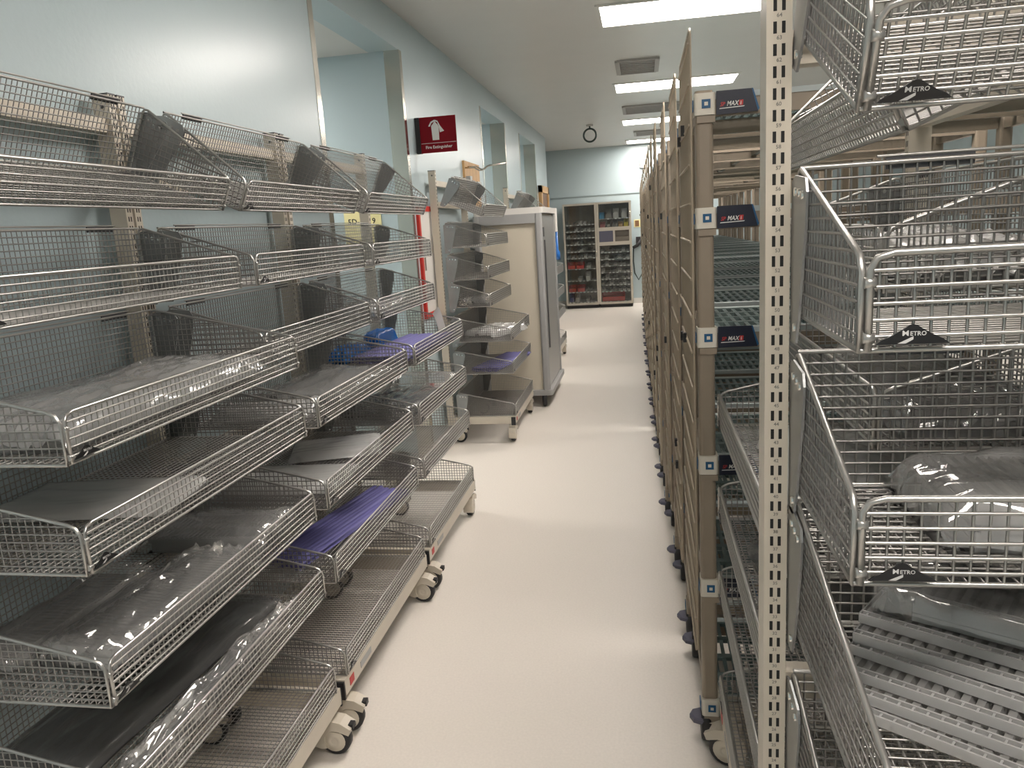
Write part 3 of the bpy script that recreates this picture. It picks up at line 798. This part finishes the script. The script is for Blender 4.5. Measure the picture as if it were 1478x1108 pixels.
for r, z in enumerate(ZA[:6]):
    for k in range(7):
        m = rnd.choice(('bingrey', 'bingrey', 'binpale'))
        if rnd.random() < .85: put_bin(XA0+.08+k*.077, 14.58, z+.0005, .06, .3, rnd.choice((.05, .06, .07)), m, '%s bin, %s shelf down, %s from the middle frame, cabinet with four red bins' % (LOOK[m], ORD[r], ORD[6-k]), GA)
reds = [(XA0+.12, ZA[6], 'red bin on the upper red shelf, far from the middle frame'), (XA0+.28, ZA[6], 'red bin on the upper red shelf, second from the cabinet edge'),
        (XA0+.12, ZA[8], 'red bin on the lower red shelf, far from the middle frame'), (XA0+.28, ZA[8], 'red bin on the lower red shelf, second from the cabinet edge')]
for x, z, lb in reds: put_bin(x, 14.56, z+.0005, .135, .3, .12, 'binred', lb, 'red bins in the far cabinet', 'red_bin')
for x, z, h, m, lb in ((XA0+.44, ZA[6], .10, 'binpale', 'pale box beside the upper red bins'), (XA0+.27, ZA[7], .07, 'binpale', 'low pale box between the red bin shelves'), (XA0+.42, ZA[7], .15, 'white', 'tall white carton between the red bin shelves'),
        (XA0+.44, ZA[8], .08, 'bingrey', 'smoke bin beside the lower red bins'), (XA0+.1, ZA[9], .15, 'binpurple', 'violet carton on the bottom cabinet shelf'), (XA0+.2, ZA[9], .15, 'binpale', 'pale carton beside the violet carton'), (XA0+.4, ZA[9], .1, 'bingrey', 'smoke bin on the bottom cabinet shelf')):
    put_bin(x, 14.57, z+.0005, .08, .28, h, m, lb, None, 'storage_box')
for x, z, w_, h, m, lb in ((XB0+.09, ZB[0], .09, .12, 'binblue', 'blue box on the top cabinet shelf'), (XB0+.22, ZB[0], .1, .17, 'bingrey', 'smoke box beside the blue box'), (XB0+.35, ZB[0], .1, .18, 'binpale', 'pale box in the middle of the top cabinet shelf'), (XB0+.5, ZB[0], .1, .17, 'binpale', 'pale box at the end of the top cabinet shelf'),
        (XB0+.10, ZB[1], .09, .11, 'binpink', 'pink box on the second cabinet shelf'), (XB0+.21, ZB[1], .08, .11, 'bingrey', 'smoke box beside the pink box'), (XB0+.33, ZB[1], .1, .12, 'bingrey', 'smoke box in the middle of the second cabinet shelf'), (XB0+.43, ZB[1], .08, .10, 'wood', 'brown box beside the yellow box'), (XB0+.53, ZB[1], .08, .14, 'binyellow', 'yellow box at the end of the second cabinet shelf')):
    put_bin(x, 14.57, z+.0005, w_, .3, h, m, lb, None, 'storage_box')
for r, z in enumerate(ZB2[:7]):
    for k in range(7):
        m = rnd.choice(('bingrey', 'binpale', 'bingrey'))
        if rnd.random() < .85: put_bin(XB0+.08+k*.077, 14.58, z+.0005, .06, .3, rnd.choice((.05, .06, .07)), m, '%s bin, %s lower shelf, %s from the middle frame, cabinet with long red bin' % (LOOK[m], ORD[r], ORD[k]), GBB)
put_bin(XB0+.26, 14.57, ZB2[7]+.0005, .42, .3, .15, 'binred', 'long red bin at the bottom of the far cabinet', None, 'red_bin')

# far wall fittings
t = thing('wall_outlet', 'cream double outlet plate on the far blue wall', 'outlet', (-.17, YF, 1.50))
link('plate', MB().box(0, .22, -.008, 0, -.06, .08).mesh('plate', 'yellow'), t)
for x in (.02, .12): link('socket', MB().box(x, x+.075, -.012, -.008, -.045, .065).mesh('socket', 'brown'), t)
t = thing('wall_phone', 'black wall handset with hanging coiled cord on far blue wall', 'handset', (-.1, YF, 1.0))
link('cradle', MB().box(-.04, .06, -.06, 0, .12, .26).mesh('cradle', 'black'), t)
link('handset', MB().tube([(-.1, -.08, .06), (-.02, -.09, .10), (.08, -.09, .22)], .03, 8).mesh('handset', 'black'), t)
link('cord', MB().tube([(-.09, -.06, .06), (-.10, -.05, -.2), (-.08, -.04, -.42), (-.01, -.04, -.55), (.07, -.04, -.42), (.09, -.03, -.1), (.05, -.03, .14)], .012, 6).mesh('cord', 'ring'), t)
link('side_box', MB().box(.13, .22, -.06, 0, -.1, .14).mesh('side_box', 'white'), t)
t = thing('wall_sensor', 'small white sensor box high on the far blue wall', 'sensor', (.03, YF, 2.62))
link('case', MB().rbox(-.06, .06, -.05, 0, -.1, .1, .015).mesh('case', 'white'), t)
link('lens', MB().box(-.03, .03, -.055, -.05, -.06, -.02).mesh('lens', 'binpale'), t)
